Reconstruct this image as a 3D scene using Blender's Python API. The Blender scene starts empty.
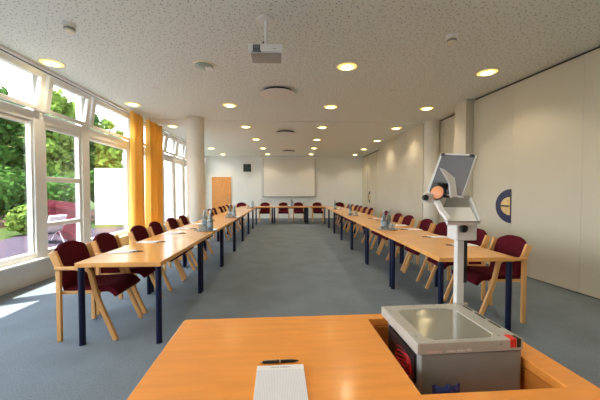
import bpy, bmesh, math, random
from mathutils import Vector, Matrix
random.seed(7)
R = math.radians
scene = bpy.context.scene
COL = scene.collection

# ------------------------------------------------------------------ helpers
class MB:
    """collects shapes into ONE mesh"""
    def __init__(s): s.v = []; s.f = []; s.m = []; s.mi = 0
    def add(s, vs, fs):
        o = len(s.v); s.v += [tuple(p) for p in vs]
        for f in fs: s.f.append(tuple(i + o for i in f)); s.m.append(s.mi)
        return s
    def box(s, x0, x1, y0, y1, z0, z1, M=None):
        vs = [Vector(p) for p in ((x0,y0,z0),(x1,y0,z0),(x1,y1,z0),(x0,y1,z0),(x0,y0,z1),(x1,y0,z1),(x1,y1,z1),(x0,y1,z1))]
        if M: vs = [M @ v for v in vs]
        return s.add(vs, [(3,2,1,0),(4,5,6,7),(0,1,5,4),(1,2,6,5),(2,3,7,6),(3,0,4,7)])
    def prism(s, pts, a, b, axis='z', M=None):
        """polygon (ccw pairs) extruded from a to b along axis"""
        def P(p, t):
            q = {'z': (p[0],p[1],t), 'y': (p[0],t,p[1]), 'x': (t,p[0],p[1])}[axis]
            q = Vector(q); return M @ q if M else q
        n = len(pts)
        vs = [P(p,a) for p in pts] + [P(p,b) for p in pts]
        fs = [tuple(range(n))[::-1], tuple(range(n,2*n))] + [(i,(i+1)%n,(i+1)%n+n,i+n) for i in range(n)]
        return s.add(vs, fs)
    def lathe(s, prof, n=24, M=None, cap=True):
        """profile (r, z) from bottom to top around z"""
        vs = []; k = len(prof)
        for r, z in prof:
            for i in range(n):
                a = 2*math.pi*i/n; q = Vector((r*math.cos(a), r*math.sin(a), z)); vs.append(M @ q if M else q)
        fs = [(j*n+i, j*n+(i+1)%n, (j+1)*n+(i+1)%n, (j+1)*n+i) for j in range(k-1) for i in range(n)]
        if cap: fs += [tuple(range(n))[::-1], tuple(range((k-1)*n, k*n))]
        return s.add(vs, fs)
    def sweep(s, path, w, h, ref=(0,1,0), n=0, sizes=None):
        """rectangle (n=0) or n-gon section w x h swept along a path; ref = direction of w"""
        pts = [Vector(p) for p in path]; ref = Vector(ref); vs = []
        m = n if n else 4
        for i, p in enumerate(pts):
            t = (pts[min(i+1,len(pts)-1)] - pts[max(i-1,0)]).normalized()
            a = (ref - t*ref.dot(t)).normalized(); b = t.cross(a)
            ww, hh = sizes[i] if sizes else (w, h)
            if n: ring = [p + a*(ww/2*math.cos(2*math.pi*k/n)) + b*(hh/2*math.sin(2*math.pi*k/n)) for k in range(n)]
            else: ring = [p + a*(ww/2*u) + b*(hh/2*v) for u, v in ((-1,-1),(1,-1),(1,1),(-1,1))]
            vs += ring
        k = len(pts)
        fs = [(j*m+i, j*m+(i+1)%m, (j+1)*m+(i+1)%m, (j+1)*m+i) for j in range(k-1) for i in range(m)]
        fs += [tuple(range(m))[::-1], tuple(range((k-1)*m, k*m))]
        return s.add(vs, fs)
    def shell(s, fn, nu, nv, th):
        """closed thick sheet: fn(u,v) -> (point, normal)"""
        top = []; bot = []
        for j in range(nv+1):
            for i in range(nu+1):
                p, n = fn(i/nu, j/nv); p = Vector(p); n = Vector(n).normalized()
                top.append(p + n*th/2); bot.append(p - n*th/2)
        W = nu+1; N = len(top); fs = []
        for j in range(nv):
            for i in range(nu):
                a,b,c,d = j*W+i, j*W+i+1, (j+1)*W+i+1, (j+1)*W+i
                fs.append((a,b,c,d)); fs.append((d+N,c+N,b+N,a+N))
        edge = [i for i in range(W)] + [j*W+nu for j in range(1,nv+1)] + [nv*W+i for i in range(nu-1,-1,-1)] + [j*W for j in range(nv-1,0,-1)]
        for k in range(len(edge)):
            a, b = edge[k], edge[(k+1)%len(edge)]; fs.append((b,a,a+N,b+N))
        return s.add(top+bot, fs)
    def build(s, name, mats, parent=None, bevel=0, smooth=35, seg=2, subsurf=0, loc=None):
        me = bpy.data.meshes.new(name); me.from_pydata(s.v, [], s.f)
        mats = mats if isinstance(mats, (list,tuple)) else [mats]
        for m in mats: me.materials.append(m)
        me.polygons.foreach_set('material_index', s.m)
        bm = bmesh.new(); bm.from_mesh(me); bmesh.ops.recalc_face_normals(bm, faces=bm.faces); bm.to_mesh(me); bm.free()
        if smooth:
            me.polygons.foreach_set('use_smooth', [True]*len(me.polygons)); me.set_sharp_from_angle(angle=R(smooth))
        me.update()
        o = bpy.data.objects.new(name, me); COL.objects.link(o)
        if loc: o.location = loc
        if parent: o.parent = parent
        if bevel:
            b = o.modifiers.new('bevel','BEVEL'); b.width = bevel; b.segments = seg; b.limit_method = 'ANGLE'; b.angle_limit = R(40); b.harden_normals = False
        if subsurf:
            b = o.modifiers.new('subdivision','SUBSURF'); b.levels = subsurf; b.render_levels = subsurf
        return o

def tag(o, label=None, cat=None, group=None, kind=None):
    if label: o['label'] = label
    if cat: o['category'] = cat
    if group: o['group'] = group
    if kind: o['kind'] = kind
    return o
def empty(name, loc=(0,0,0), rz=0):
    o = bpy.data.objects.new(name, None); o.location = loc; o.rotation_euler = (0,0,rz); o.empty_display_size = .1
    COL.objects.link(o); return o
KIDS = {}
def copy_tree(o, parent=None):
    c = o.copy(); COL.objects.link(c); c.parent = parent
    for ch in list(o.children): copy_tree(ch, c)
    return c
def place(proto, used, loc, rz, label, cat=None, group=None):
    """first use moves the prototype itself, later uses copy it"""
    o = proto if not used else copy_tree(proto)
    used.append(1)
    o.location = loc; o.rotation_euler = (0,0,rz); tag(o, label, cat, group); return o
def struct(o, label=None): o['kind'] = 'structure'; return tag(o, label)
def text(s, name, size, material, parent, loc, rot, ext=.0004, sx=1):
    cu = bpy.data.curves.new(name, 'FONT'); cu.body = s; cu.size = size; cu.extrude = ext; cu.align_x = 'LEFT'
    t = bpy.data.objects.new(name, cu); COL.objects.link(t)
    dg = bpy.context.evaluated_depsgraph_get(); me = bpy.data.meshes.new_from_object(t.evaluated_get(dg)); me.name = name
    bpy.data.objects.remove(t); bpy.data.curves.remove(cu)
    me.materials.clear(); me.materials.append(material)
    o = bpy.data.objects.new(name, me); COL.objects.link(o); o.parent = parent; o.location = loc; o.rotation_euler = rot; o.scale = (sx,1,1)
    return o

# ------------------------------------------------------------------ materials
def mat(name, col, rough=.5, metal=0, spec=.5, var=0, vscale=8, bump=0, bscale=200, coat=0, emit=None, es=1, stretch=None, sheen=0):
    m = bpy.data.materials.new(name); m.use_nodes = True; nt = m.node_tree; b = nt.nodes['Principled BSDF']
    b.inputs['Base Color'].default_value = (*col,1); b.inputs['Roughness'].default_value = rough
    b.inputs['Metallic'].default_value = metal; b.inputs['Specular IOR Level'].default_value = spec
    b.inputs['Coat Weight'].default_value = coat; b.inputs['Sheen Weight'].default_value = sheen
    if coat: b.inputs['Coat Roughness'].default_value = .12
    tc = nt.nodes.new('ShaderNodeTexCoord'); out = tc.outputs['Object']
    if stretch:
        mp = nt.nodes.new('ShaderNodeMapping'); mp.inputs['Scale'].default_value = stretch; nt.links.new(out, mp.inputs['Vector']); out = mp.outputs['Vector']
    if var:
        n = nt.nodes.new('ShaderNodeTexNoise'); n.inputs['Scale'].default_value = vscale; n.inputs['Detail'].default_value = 4
        nt.links.new(out, n.inputs['Vector'])
        r = nt.nodes.new('ShaderNodeMix'); r.data_type = 'RGBA'
        r.inputs['A'].default_value = (*[c*(1-var) for c in col],1); r.inputs['B'].default_value = (*[min(1,c*(1+var)) for c in col],1)
        mr = nt.nodes.new('ShaderNodeMapRange'); mr.inputs['From Min'].default_value = .3; mr.inputs['From Max'].default_value = .7
        nt.links.new(n.outputs['Fac'], mr.inputs['Value']); nt.links.new(mr.outputs['Result'], r.inputs['Factor']); nt.links.new(r.outputs['Result'], b.inputs['Base Color'])
    if bump:
        n2 = nt.nodes.new('ShaderNodeTexNoise'); n2.inputs['Scale'].default_value = bscale; nt.links.new(tc.outputs['Object'], n2.inputs['Vector'])
        bp = nt.nodes.new('ShaderNodeBump'); bp.inputs['Strength'].default_value = bump; bp.inputs['Distance'].default_value = .004
        nt.links.new(n2.outputs['Fac'], bp.inputs['Height']); nt.links.new(bp.outputs['Normal'], b.inputs['Normal'])
    if emit:
        b.inputs['Emission Color'].default_value = (*emit,1); b.inputs['Emission Strength'].default_value = es
    return m
def schlick(nt):
    lw = nt.nodes.new('ShaderNodeLayerWeight'); lw.inputs['Blend'].default_value = .5
    p = nt.nodes.new('ShaderNodeMath'); p.operation = 'POWER'; p.inputs[1].default_value = 5
    q = nt.nodes.new('ShaderNodeMath'); q.operation = 'MULTIPLY_ADD'; q.inputs[1].default_value = .955; q.inputs[2].default_value = .045
    nt.links.new(lw.outputs['Facing'], p.inputs[0]); nt.links.new(p.outputs[0], q.inputs[0]); return q
def glass(name, tint=(.95,.97,.96), refl=1.0, rough=0.0, opacity=0.0, body=(.5,.5,.5)):
    """thin clear pane: see-through with a Fresnel reflection"""
    m = bpy.data.materials.new(name); m.use_nodes = True; nt = m.node_tree; nt.nodes.clear()
    o = nt.nodes.new('ShaderNodeOutputMaterial'); mx = nt.nodes.new('ShaderNodeMixShader'); t = nt.nodes.new('ShaderNodeBsdfTransparent')
    g = nt.nodes.new('ShaderNodeBsdfGlossy'); fr = schlick(nt)
    t.inputs['Color'].default_value = (*tint,1); g.inputs['Roughness'].default_value = rough
    ml = nt.nodes.new('ShaderNodeMath'); ml.operation = 'MULTIPLY'; ml.inputs[1].default_value = refl
    nt.links.new(fr.outputs[0], ml.inputs[0]); nt.links.new(ml.outputs[0], mx.inputs[0])
    src = t
    if opacity:
        d = nt.nodes.new('ShaderNodeBsdfDiffuse'); d.inputs['Color'].default_value = (*body,1)
        m2 = nt.nodes.new('ShaderNodeMixShader'); m2.inputs[0].default_value = opacity
        nt.links.new(t.outputs[0], m2.inputs[1]); nt.links.new(d.outputs[0], m2.inputs[2]); src = m2
    nt.links.new(src.outputs[0], mx.inputs[1]); nt.links.new(g.outputs[0], mx.inputs[2]); nt.links.new(mx.outputs[0], o.inputs[0])
    return m

M = {}
M['beech_top'] = mat('beech_laminate', (.82,.40,.11), .25, var=.10, vscale=5, stretch=(1,9,1), coat=.35)
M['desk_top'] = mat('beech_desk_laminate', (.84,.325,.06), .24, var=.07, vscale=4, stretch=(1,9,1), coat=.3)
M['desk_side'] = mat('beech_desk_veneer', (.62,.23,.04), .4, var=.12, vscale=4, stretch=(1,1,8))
M['edge'] = mat('beech_edge_band', (.80,.34,.06), .3, var=.08, vscale=6)
M['beech'] = mat('beech_chair_wood', (.72,.385,.135), .38, var=.10, vscale=14, stretch=(1,1,.3))
M['navy_leg'] = mat('navy_lacquered_steel', (.006,.009,.036), .4, spec=.25)
M['fabric'] = mat('burgundy_wool', (.085,.006,.013), .92, var=.3, vscale=60, bump=.4, bscale=400, spec=.1)
M['white_frame'] = mat('white_window_lacquer', (.80,.79,.75), .35, var=.03, vscale=3)
M['cream_wall'] = mat('cream_wall_paint', (.61,.57,.47), .7, var=.025, vscale=2, bump=.1, bscale=60)
M['partition'] = mat('cream_partition_laminate', (.60,.55,.435), .5, var=.025, vscale=1.5)
M['back_paint'] = mat('white_wall_paint', (.80,.81,.78), .7, var=.02, vscale=2)
M['column'] = mat('pale_column_paint', (.76,.73,.65), .65, var=.03, vscale=3)
M['kick'] = mat('grey_parapet_paint', (.62,.61,.57), .6, var=.03)
M['door_wood'] = mat('orange_door_veneer', (.74,.31,.08), .4, var=.15, vscale=4, stretch=(6,1,1))
M['dark'] = mat('dark_groove', (.02,.02,.02), .7)
M['black'] = mat('black_plastic', (.012,.012,.013), .35)
M['white_plastic'] = mat('white_plastic', (.82,.83,.84), .35)
M['grey_plastic'] = mat('warm_grey_plastic', (.42,.41,.375), .42, var=.04, vscale=20, bump=.08, bscale=900)
M['mid_grey'] = mat('mid_grey_plastic', (.25,.25,.235), .45, var=.04, vscale=20)
M['light_grey'] = mat('light_grey_enamel', (.66,.67,.66), .35, var=.02)
M['steel'] = mat('brushed_steel', (.6,.6,.6), .3, metal=1)
M['mirror'] = mat('smoked_mirror', (.30,.30,.33), .2, metal=.7)
M['orange_lens'] = mat('orange_lens_coating', (.82,.33,.14), .35, coat=.4)
M['red'] = mat('red_rocker', (.75,.03,.02), .3)
M['red_cord'] = mat('red_cord_rubber', (.55,.02,.03), .4)
M['blue_foil'] = mat('blue_foil', (.008,.02,.13), .18, coat=.8, var=.7, vscale=30)
M['gold'] = None
M['paper'] = mat('white_paper', (.80,.80,.82), .6)
M['print_grey'] = mat('grey_ink', (.33,.34,.38), .7)
M['print_white'] = mat('white_ink', (.92,.90,.86), .6)
M['print_red'] = mat('pale_red_ink', (.85,.60,.55), .6)
M['navy_plate'] = mat('navy_plate', (.014,.016,.07), .4)
M['sand_plate'] = mat('sand_plate', (.72,.50,.20), .45, var=.12, vscale=15)
M['screen'] = mat('projection_screen_cloth', (.74,.73,.68), .8)
M['picture'] = mat('dark_picture_print', (.03,.035,.025), .4, var=.95, vscale=14)
M['pane'] = glass('window_glass', (.97,.98,.97), 1.0)
M['bottle'] = glass('bottle_glass', (.62,.72,.74), 1.6, .05, .22, (.40,.47,.50))
M['tumbler'] = glass('clear_tumbler_glass', (.93,.95,.95), 1.5, .03, .02, (.7,.72,.74))
M['tray'] = mat('steel_tray', (.72,.74,.78), .25, metal=.7)
M['lamp_ring'] = mat('lamp_ring_enamel', (.80,.76,.62), .35)
M['lamp_glow'] = mat('lit_lamp_diffuser', (.9,.85,.6), .4, emit=(1,.80,.42), es=5.5)
M['lamp_halo'] = mat('yellow_lamp_halo', (.85,.75,.35), .4, emit=(1,.72,.16), es=.62)  # emission stands in for the yellow halo around the lamp
M['green_glass'] = mat('green_frosted_glass', (.36,.47,.42), .2, coat=.6)
M['rail_dark'] = mat('dark_curtain_track', (.05,.045,.04), .5)
M['disc'] = mat('pale_vent_disc', (.74,.74,.70), .6)

# gold curtain cloth: diffuse plus translucent
m = bpy.data.materials.new('gold_curtain_cloth'); m.use_nodes = True; nt = m.node_tree; nt.nodes.clear()
o_ = nt.nodes.new('ShaderNodeOutputMaterial'); mx = nt.nodes.new('ShaderNodeMixShader'); d_ = nt.nodes.new('ShaderNodeBsdfDiffuse'); t_ = nt.nodes.new('ShaderNodeBsdfTranslucent')
d_.inputs['Color'].default_value = (.90,.60,.15,1); t_.inputs['Color'].default_value = (.92,.62,.16,1); mx.inputs[0].default_value = .3
nt.links.new(d_.outputs[0], mx.inputs[1]); nt.links.new(t_.outputs[0], mx.inputs[2]); nt.links.new(mx.outputs[0], o_.inputs[0]); M['gold'] = m

# carpet
m = mat('blue_grey_carpet', (.185,.218,.25), .95, var=.16, vscale=90, bump=.6, bscale=500, spec=.1)
nt = m.node_tree; b = nt.nodes['Principled BSDF']; src = b.inputs['Base Color'].links[0].from_socket
n = nt.nodes.new('ShaderNodeTexNoise'); n.inputs['Scale'].default_value = 2.2; n.inputs['Detail'].default_value = 5
tc = nt.nodes.new('ShaderNodeTexCoord'); nt.links.new(tc.outputs['Object'], n.inputs['Vector'])
mr = nt.nodes.new('ShaderNodeMapRange'); mr.inputs['From Min'].default_value = .3; mr.inputs['From Max'].default_value = .7; mr.inputs['To Min'].default_value = .88; mr.inputs['To Max'].default_value = 1.1
mm = nt.nodes.new('ShaderNodeVectorMath'); mm.operation = 'SCALE'
nt.links.new(n.outputs['Fac'], mr.inputs['Value']); nt.links.new(src, mm.inputs[0]); nt.links.new(mr.outputs['Result'], mm.inputs['Scale']); nt.links.new(mm.outputs[0], b.inputs['Base Color'])
M['carpet'] = m

# acoustic ceiling board with scattered perforations
m = mat('perforated_ceiling_board', (.76,.775,.74), .8, spec=.2)
nt = m.node_tree; b = nt.nodes['Principled BSDF']; tc = nt.nodes.new('ShaderNodeTexCoord')
prev = None
for sc, lim, rnd in ((16,.135,1.0),(27,.095,1.0)):
    vo = nt.nodes.new('ShaderNodeTexVoronoi'); vo.voronoi_dimensions = '2D'; vo.inputs['Scale'].default_value = sc; vo.inputs['Randomness'].default_value = rnd
    nt.links.new(tc.outputs['Object'], vo.inputs['Vector'])
    mr = nt.nodes.new('ShaderNodeMapRange'); mr.inputs['From Min'].default_value = lim*.75; mr.inputs['From Max'].default_value = lim
    mr.inputs['To Min'].default_value = 1; mr.inputs['To Max'].default_value = 0
    nt.links.new(vo.outputs['Distance'], mr.inputs['Value'])
    if prev is None: prev = mr.outputs['Result']
    else:
        mxn = nt.nodes.new('ShaderNodeMath'); mxn.operation = 'MAXIMUM'; nt.links.new(prev, mxn.inputs[0]); nt.links.new(mr.outputs['Result'], mxn.inputs[1]); prev = mxn.outputs[0]
mx = nt.nodes.new('ShaderNodeMix'); mx.data_type = 'RGBA'; mx.inputs['A'].default_value = (.80,.845,.81,1); mx.inputs['B'].default_value = (.36,.36,.34,1)
nt.links.new(prev, mx.inputs['Factor']); nt.links.new(mx.outputs['Result'], b.inputs['Base Color'])
M['ceiling'] = m

# lined pad paper: close ruled lines
m = mat('ruled_paper', (.80,.80,.84), .6); nt = m.node_tree; b = nt.nodes['Principled BSDF']
tc = nt.nodes.new('ShaderNodeTexCoord'); sp = nt.nodes.new('ShaderNodeSeparateXYZ'); nt.links.new(tc.outputs['Object'], sp.inputs[0])
def line(axis, per):
    a = nt.nodes.new('ShaderNodeMath'); a.operation = 'MULTIPLY'; a.inputs[1].default_value = 1/per; nt.links.new(sp.outputs[axis], a.inputs[0])
    f = nt.nodes.new('ShaderNodeMath'); f.operation = 'FRACT'; nt.links.new(a.outputs[0], f.inputs[0])
    g = nt.nodes.new('ShaderNodeMath'); g.operation = 'LESS_THAN'; g.inputs[1].default_value = .16; nt.links.new(f.outputs[0], g.inputs[0]); return g
l1, l2 = line('X', .005), line('Y', .005)
mxm = nt.nodes.new('ShaderNodeMath'); mxm.operation = 'MAXIMUM'; nt.links.new(l1.outputs[0], mxm.inputs[0]); nt.links.new(l2.outputs[0], mxm.inputs[1])
mx = nt.nodes.new('ShaderNodeMix'); mx.data_type = 'RGBA'; mx.inputs['A'].default_value = (.80,.80,.83,1); mx.inputs['B'].default_value = (.45,.48,.58,1)
nt.links.new(mxm.outputs[0], mx.inputs['Factor']); nt.links.new(mx.outputs['Result'], b.inputs['Base Color']); M['ruled'] = m

def leaf_mat(name, c1, c2):
    m = bpy.data.materials.new(name); m.use_nodes = True; nt = m.node_tree; nt.nodes.clear()
    o = nt.nodes.new('ShaderNodeOutputMaterial'); geo = nt.nodes.new('ShaderNodeNewGeometry'); rp = nt.nodes.new('ShaderNodeMix'); rp.data_type = 'RGBA'
    rp.inputs['A'].default_value = (*c1,1); rp.inputs['B'].default_value = (*c2,1); nt.links.new(geo.outputs['Random Per Island'], rp.inputs['Factor'])
    d = nt.nodes.new('ShaderNodeBsdfDiffuse'); t = nt.nodes.new('ShaderNodeBsdfTranslucent'); mx = nt.nodes.new('ShaderNodeMixShader'); mx.inputs[0].default_value = .3
    nt.links.new(rp.outputs['Result'], d.inputs['Color']); nt.links.new(rp.outputs['Result'], t.inputs['Color'])
    nt.links.new(d.outputs[0], mx.inputs[1]); nt.links.new(t.outputs[0], mx.inputs[2]); nt.links.new(mx.outputs[0], o.inputs[0]); return m
M['leaf_dark'] = leaf_mat('dark_leaves', (.008,.028,.007), (.028,.07,.018))
M['leaf_mid'] = leaf_mat('mid_green_leaves', (.016,.05,.009), (.055,.115,.024))
M['leaf_bright'] = leaf_mat('yellow_green_leaves', (.05,.10,.014), (.15,.21,.045))
M['bark'] = mat('bark', (.10,.07,.045), .9, var=.3, vscale=12)
M['paving'] = mat('pinkish_paving', (.040,.029,.041), .9, spec=.05, var=.12, vscale=3)
M['lawn'] = mat('lawn', (.026,.042,.009), .9, spec=.05, var=.3, vscale=6)
M['soil'] = mat('soil', (.04,.022,.014), .95, spec=.05, var=.3, vscale=4)
M['red_wall'] = mat('burgundy_boards', (.055,.0025,.009), .7, spec=.05, var=.1)
M['white_render'] = mat('white_render', (.85,.85,.83), .8, var=.02)
M['white_cloth'] = mat('white_cloth', (.85,.85,.85), .8)

# ------------------------------------------------------------------ room shell
H = 3.2
YB, YF = 15.55, -2.6            # far wall, wall behind the viewer
struct(MB().box(-4.2,4.7,YF,YB,-.12,0).build('floor', M['carpet'], smooth=0))
struct(MB().box(-3.52,4.7,YF,7.862,H,H+.15).build('ceiling', M['ceiling'], smooth=0))
struct(MB().box(-3.52,4.7,7.892,YB,H,H+.15).build('ceiling', M['ceiling'], smooth=0))
struct(MB().box(-4.2,-3.5,12.12,YB,H-.001,H+.15).build('ceiling', M['ceiling'], smooth=0))
struct(MB().box(-3.52,4.7,7.86,7.895,H+.006,H+.14).build('trim_1', mat('ceiling_joint',(.22,.21,.19),.6), smooth=0))
struct(MB().box(-4.2,4.7,YB,YB+.15,-.1,H+.15).build('wall_back', M['back_paint'], smooth=0))
struct(MB().box(-4.0,4.7,YF-.15,YF,-.1,H+.15).build('wall_front', M['cream_wall'], smooth=0))

# right side: movable partitions, pier, panels
def rx(y): return 3.97 - .083*(y-3.5)       # inside face of the near partition
pw = empty('wall_right'); struct(pw)
edges = [5.79, 4.86, 3.76, 2.46, 1.26, .06, -1.14, YF]
for a, b_ in zip(edges[:-1], edges[1:]):
    e_ = .0003 if a == 4.86 else .0014
    p = MB().prism([(rx(a),a-e_),(rx(b_),b_+.0012),(rx(b_)+.10,b_+.0012),(rx(a)+.10,a-e_)], .015, H-.035).build('partition_panel', M['partition'], pw, bevel=.0012, smooth=0)
g = MB().prism([(rx(5.79)+.03,5.79),(rx(YF)+.03,YF),(rx(YF)+.13,YF),(rx(5.79)+.13,5.79)], 0, H)
g.build('joint_seal', M['dark'], pw, smooth=0)
struct(MB().box(3.63,4.35,5.80,6.2,0,H).build('wall_right_pier', M['cream_wall'], bevel=.006))
o = MB().box(4.02,4.12,6.2,7.6,.015,H-.04); o = struct(o.build('wall_right_panel', M['partition'], smooth=0))
struct(MB().box(4.05,4.2,6.2,7.6,0,H).build('trim_2', M['dark'], smooth=0))
struct(MB().prism([(3.74,7.86),(4.5,7.86),(4.5,12.0),(3.89,12.0)],0,H).build('wall_right_middle', M['cream_wall'], smooth=0))
struct(MB().box(4.15,4.25,12.0,YB,.015,H-.05).build('wall_right_end', M['partition'], smooth=0))
struct(MB().box(4.18,4.3,12.0,YB,0,H).build('trim_3', M['dark'], smooth=0))
struct(MB().box(4.35,4.7,YF,YB,0,H).build('wall_right_outer', M['cream_wall'], smooth=0))
for y in (13.2,14.55):
    struct(MB().box(4.146,4.152,y-.003,y+.003,.02,H-.05).build('trim_4', M['dark'], smooth=0))

# round columns
def column(x, y, r, label):
    t = empty('round_column', (x,y,0)); tag(t, label, 'column')
    MB().lathe([(r,0),(r,H-.03)], 40).build('shaft', M['column'], t)
    MB().lathe([(r+.03,H-.03),(r+.03,H-.001)], 40).build('collar', M['column'], t)
    return t
column(-2.18,7.66,.215,'pale round column standing between the window-side chairs and the far windows')
column(3.87,7.64,.19,'pale round column half sunk between the cream partition panels on the right')

# ------------------------------------------------------------------ window wall
XW = -3.65
struct(MB().box(-3.95,-3.65,YF-.1,YF+.03,-.1,H+.1).build('wall_left', M['cream_wall'], smooth=0))
struct(MB().box(-4.2,-3.98,15.45,YB,-.1,H+.1).build('wall_left', M['cream_wall'], smooth=0))
struct(MB().box(-3.92,-3.69,YF+.03,12.07,-.1,.36).build('wall_left_parapet', M['kick'], smooth=0))
struct(MB().box(-3.94,-3.57,YF+.03,12.07,.345,.375).build('trim_5', M['white_frame'], bevel=.006))           # window ledge
struct(MB().box(-3.57,-3.50,YF,12.12,H-.025,H+.15).build('trim_6', M['white_frame'], bevel=.004))            # ceiling edge strip
struct(MB().box(-3.60,-3.575,YF,12.12,H-.03,H+.15).build('trim_7', M['rail_dark'], smooth=0))              # curtain track
struct(MB().box(-3.9,-3.60,YF,12.12,H-.02,H+.15).build('trim_8', M['white_frame'], smooth=0))
def bay(k, y0, y1, rails, XW=-3.65):
    """one window bay between posts: frame, lower pane, tilted top sash"""
    w = empty('window_%d' % (k+1), (0,0,0)); struct(w)
    # the post on the far side belongs to the bay
    MB().box(XW-.11,XW,y1-.10,y1+.10,.375,3.19).build('post', M['white_frame'], w, bevel=.006)
    f = MB()
    a, b = max(y0+.10,-2.5), y1-.10
    f.box(XW-.11,XW-.01,a,b,2.41,2.56)           # transom
    f.box(XW-.11,XW-.01,a,b,.375,.46)            # bottom rail
    f.box(XW-.11,XW-.01,a,b,3.11,3.19)           # head
    st = .055 if rails else .03
    for p in (a, b-st): f.box(XW-.10,XW-.03,p,p+st,.46,2.41)
    f.box(XW-.10,XW-.03,a+.055,b-.055,2.35,2.41)
    if rails:
        f.box(XW-.10,XW-.03,a+.055,b-.055,1.52,1.60); f.box(XW-.10,XW-.03,a+.055,b-.055,.81,.88)
    f.build('window_frame', M['white_frame'], w, bevel=.004)
    MB().box(XW-.085,XW-.075,a+.02,b-.02,.44,2.38).build('pane', M['pane'], w, smooth=0)
    # top sash hinged at its foot, tilted into the room
    T = Matrix.Translation((XW+.032,0,2.565)) @ Matrix.Rotation(R(9),4,'Y')
    s = MB(); c, d = y0+.035, y1-.035; hh = .56
    for (p,q,z0,z1) in ((c,c+.085,0,hh),(d-.085,d,0,hh),(c+.085,d-.085,0,.06),(c+.085,d-.085,hh-.075,hh)):
        s.box(-.03,.03,p,q,z0,z1,T)
    so = s.build('top_sash', M['white_frame'], w, bevel=.004)
    MB().box(-.006,.004,c+.05,d-.05,.05,hh-.05,T).build('sash_pane', M['pane'], so, smooth=0)
    return w
posts = [-2.62,-1.55,-.50,.55,1.60,2.65,3.70,4.75,5.81,7.46,8.42,9.39,10.36,11.33,12.02]  # bays behind the camera are unseen, added to light the foreground
for k in range(14): bay(k, posts[k], posts[k+1], k == 7)
posts = [12.2,13.25,14.3,15.35]
for k in range(3): bay(14+k, posts[k], posts[k+1], False, -3.98)
struct(MB().box(-4.2,-4.02,12.1,YB,-.1,.36).build('wall_left_parapet', M['kick'], smooth=0))
struct(MB().box(-4.22,-3.93,12.12,YB-.005,.345,.375).build('trim_10', M['white_frame'], bevel=.006))
struct(MB().box(-4.2,-3.96,12.12,YB-.005,H-.02,H+.1).build('trim_11', M['white_frame'], smooth=0))
struct(MB().box(-3.76,XW,-2.57,-2.5,.375,3.19).build('trim_9', M['white_frame'], bevel=.006))

struct(MB().box(-4.2,-3.66,12.03,12.12,-.1,H+.1).build('wall_left_return', M['cream_wall'], smooth=0))
# curtains: two gathered gold drops
def curtain(y0, y1, x, folds, label, ph):
    n = folds*12
    def fn(u, v):
        y = y0 + (y1-y0)*u; am = (.06+.025*v)
        X = x + am*math.sin(u*folds*2*math.pi+ph) + .02*math.sin(u*13+ph+v*2)
        dx = am*math.cos(u*folds*2*math.pi+ph)*folds*2*math.pi/(y1-y0)
        yy = y + .012*math.sin(v*4+u*9)
        return (X, yy, 3.155-3.10*v), (1,-dx,0)
    t = empty('curtain', (x,(y0+y1)/2,0)); tag(t, label, 'curtain', 'gold curtains by the windows')
    c = MB().shell(fn, n, 14, .006).build('cloth', M['gold'], t, smooth=60); c.location = (-x,-(y0+y1)/2,0)
    for i in range(folds):
        yy = (y0-y1)/2+(y1-y0)*(i+.5)/folds; MB().box(-.012,.012,yy-.012,yy+.012,3.145,3.175).build('curtain_hook', M['white_plastic'], t)
curtain(6.88,7.50,-3.38,4,'gold floor-length curtain, the nearer of the gathered pair',0)
curtain(7.64,8.42,-3.36,4,'gold floor-length curtain, the farther of the gathered pair',1.3)

# far wall: door, screen, picture
d = empty('door_1', (-3.14,YB,0)); struct(d)
MB().box(-.42,.42,-.035,-.005,.005,2.06).build('door_leaf', M['door_wood'], d, bevel=.004)
fr = MB(); fr.box(-.475,-.42,-.05,0,0,2.12); fr.box(.42,.475,-.05,0,0,2.12); fr.box(-.42,.42,-.05,0,2.06,2.12); fr.build('door_frame', M['door_wood'], d, bevel=.004)
hd = MB(); hd.lathe([(.025,-.012),(.025,0)],16,Matrix.Translation((.35,-.036,1.05))@Matrix.Rotation(R(90),4,'X')); hd.sweep([(.35,-.04,1.05),(.35,-.085,1.05),(.34,-.09,1.05),(.23,-.09,1.05)],.018,.018,(0,0,1),10); hd.build('door_handle', M['steel'], d)
s = empty('projection_screen', (.32,YB-.125,1.1)); tag(s,'wide white projection screen hanging down the far wall','projection screen')
MB().box(-1.315,1.315,-.045,-.041,.03,1.98).build('screen_cloth', M['screen'], s, smooth=0)
for q in (-1,1): MB().box(q*1.325-.011,q*1.325+.011,-.0455,-.0405,.03,1.98).build('side_border', M['mid_grey'], s, smooth=0)
MB().box(-1.36,1.36,-.06,-.03,0,.035).build('bottom_bar', M['mid_grey'], s, bevel=.006)
MB().box(-1.40,1.40,-.10,.12,1.97,2.08).build('roller_case', M['white_plastic'], s, bevel=.01)
p = empty('framed_picture', (-1.83,YB,2.40)); tag(p,'small dark square picture on the far wall between door and screen','picture')
MB().box(-.17,.17,-.02,-.012,.02,.37).build('print', M['picture'], p, smooth=0)
fr = MB(); fr.box(-.195,-.165,-.03,0,0,.39); fr.box(.165,.195,-.03,0,0,.39); fr.box(-.165,.165,-.03,0,0,.03); fr.box(-.165,.165,-.03,0,.36,.39); fr.build('frame', M['black'], p, bevel=.003)

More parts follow.
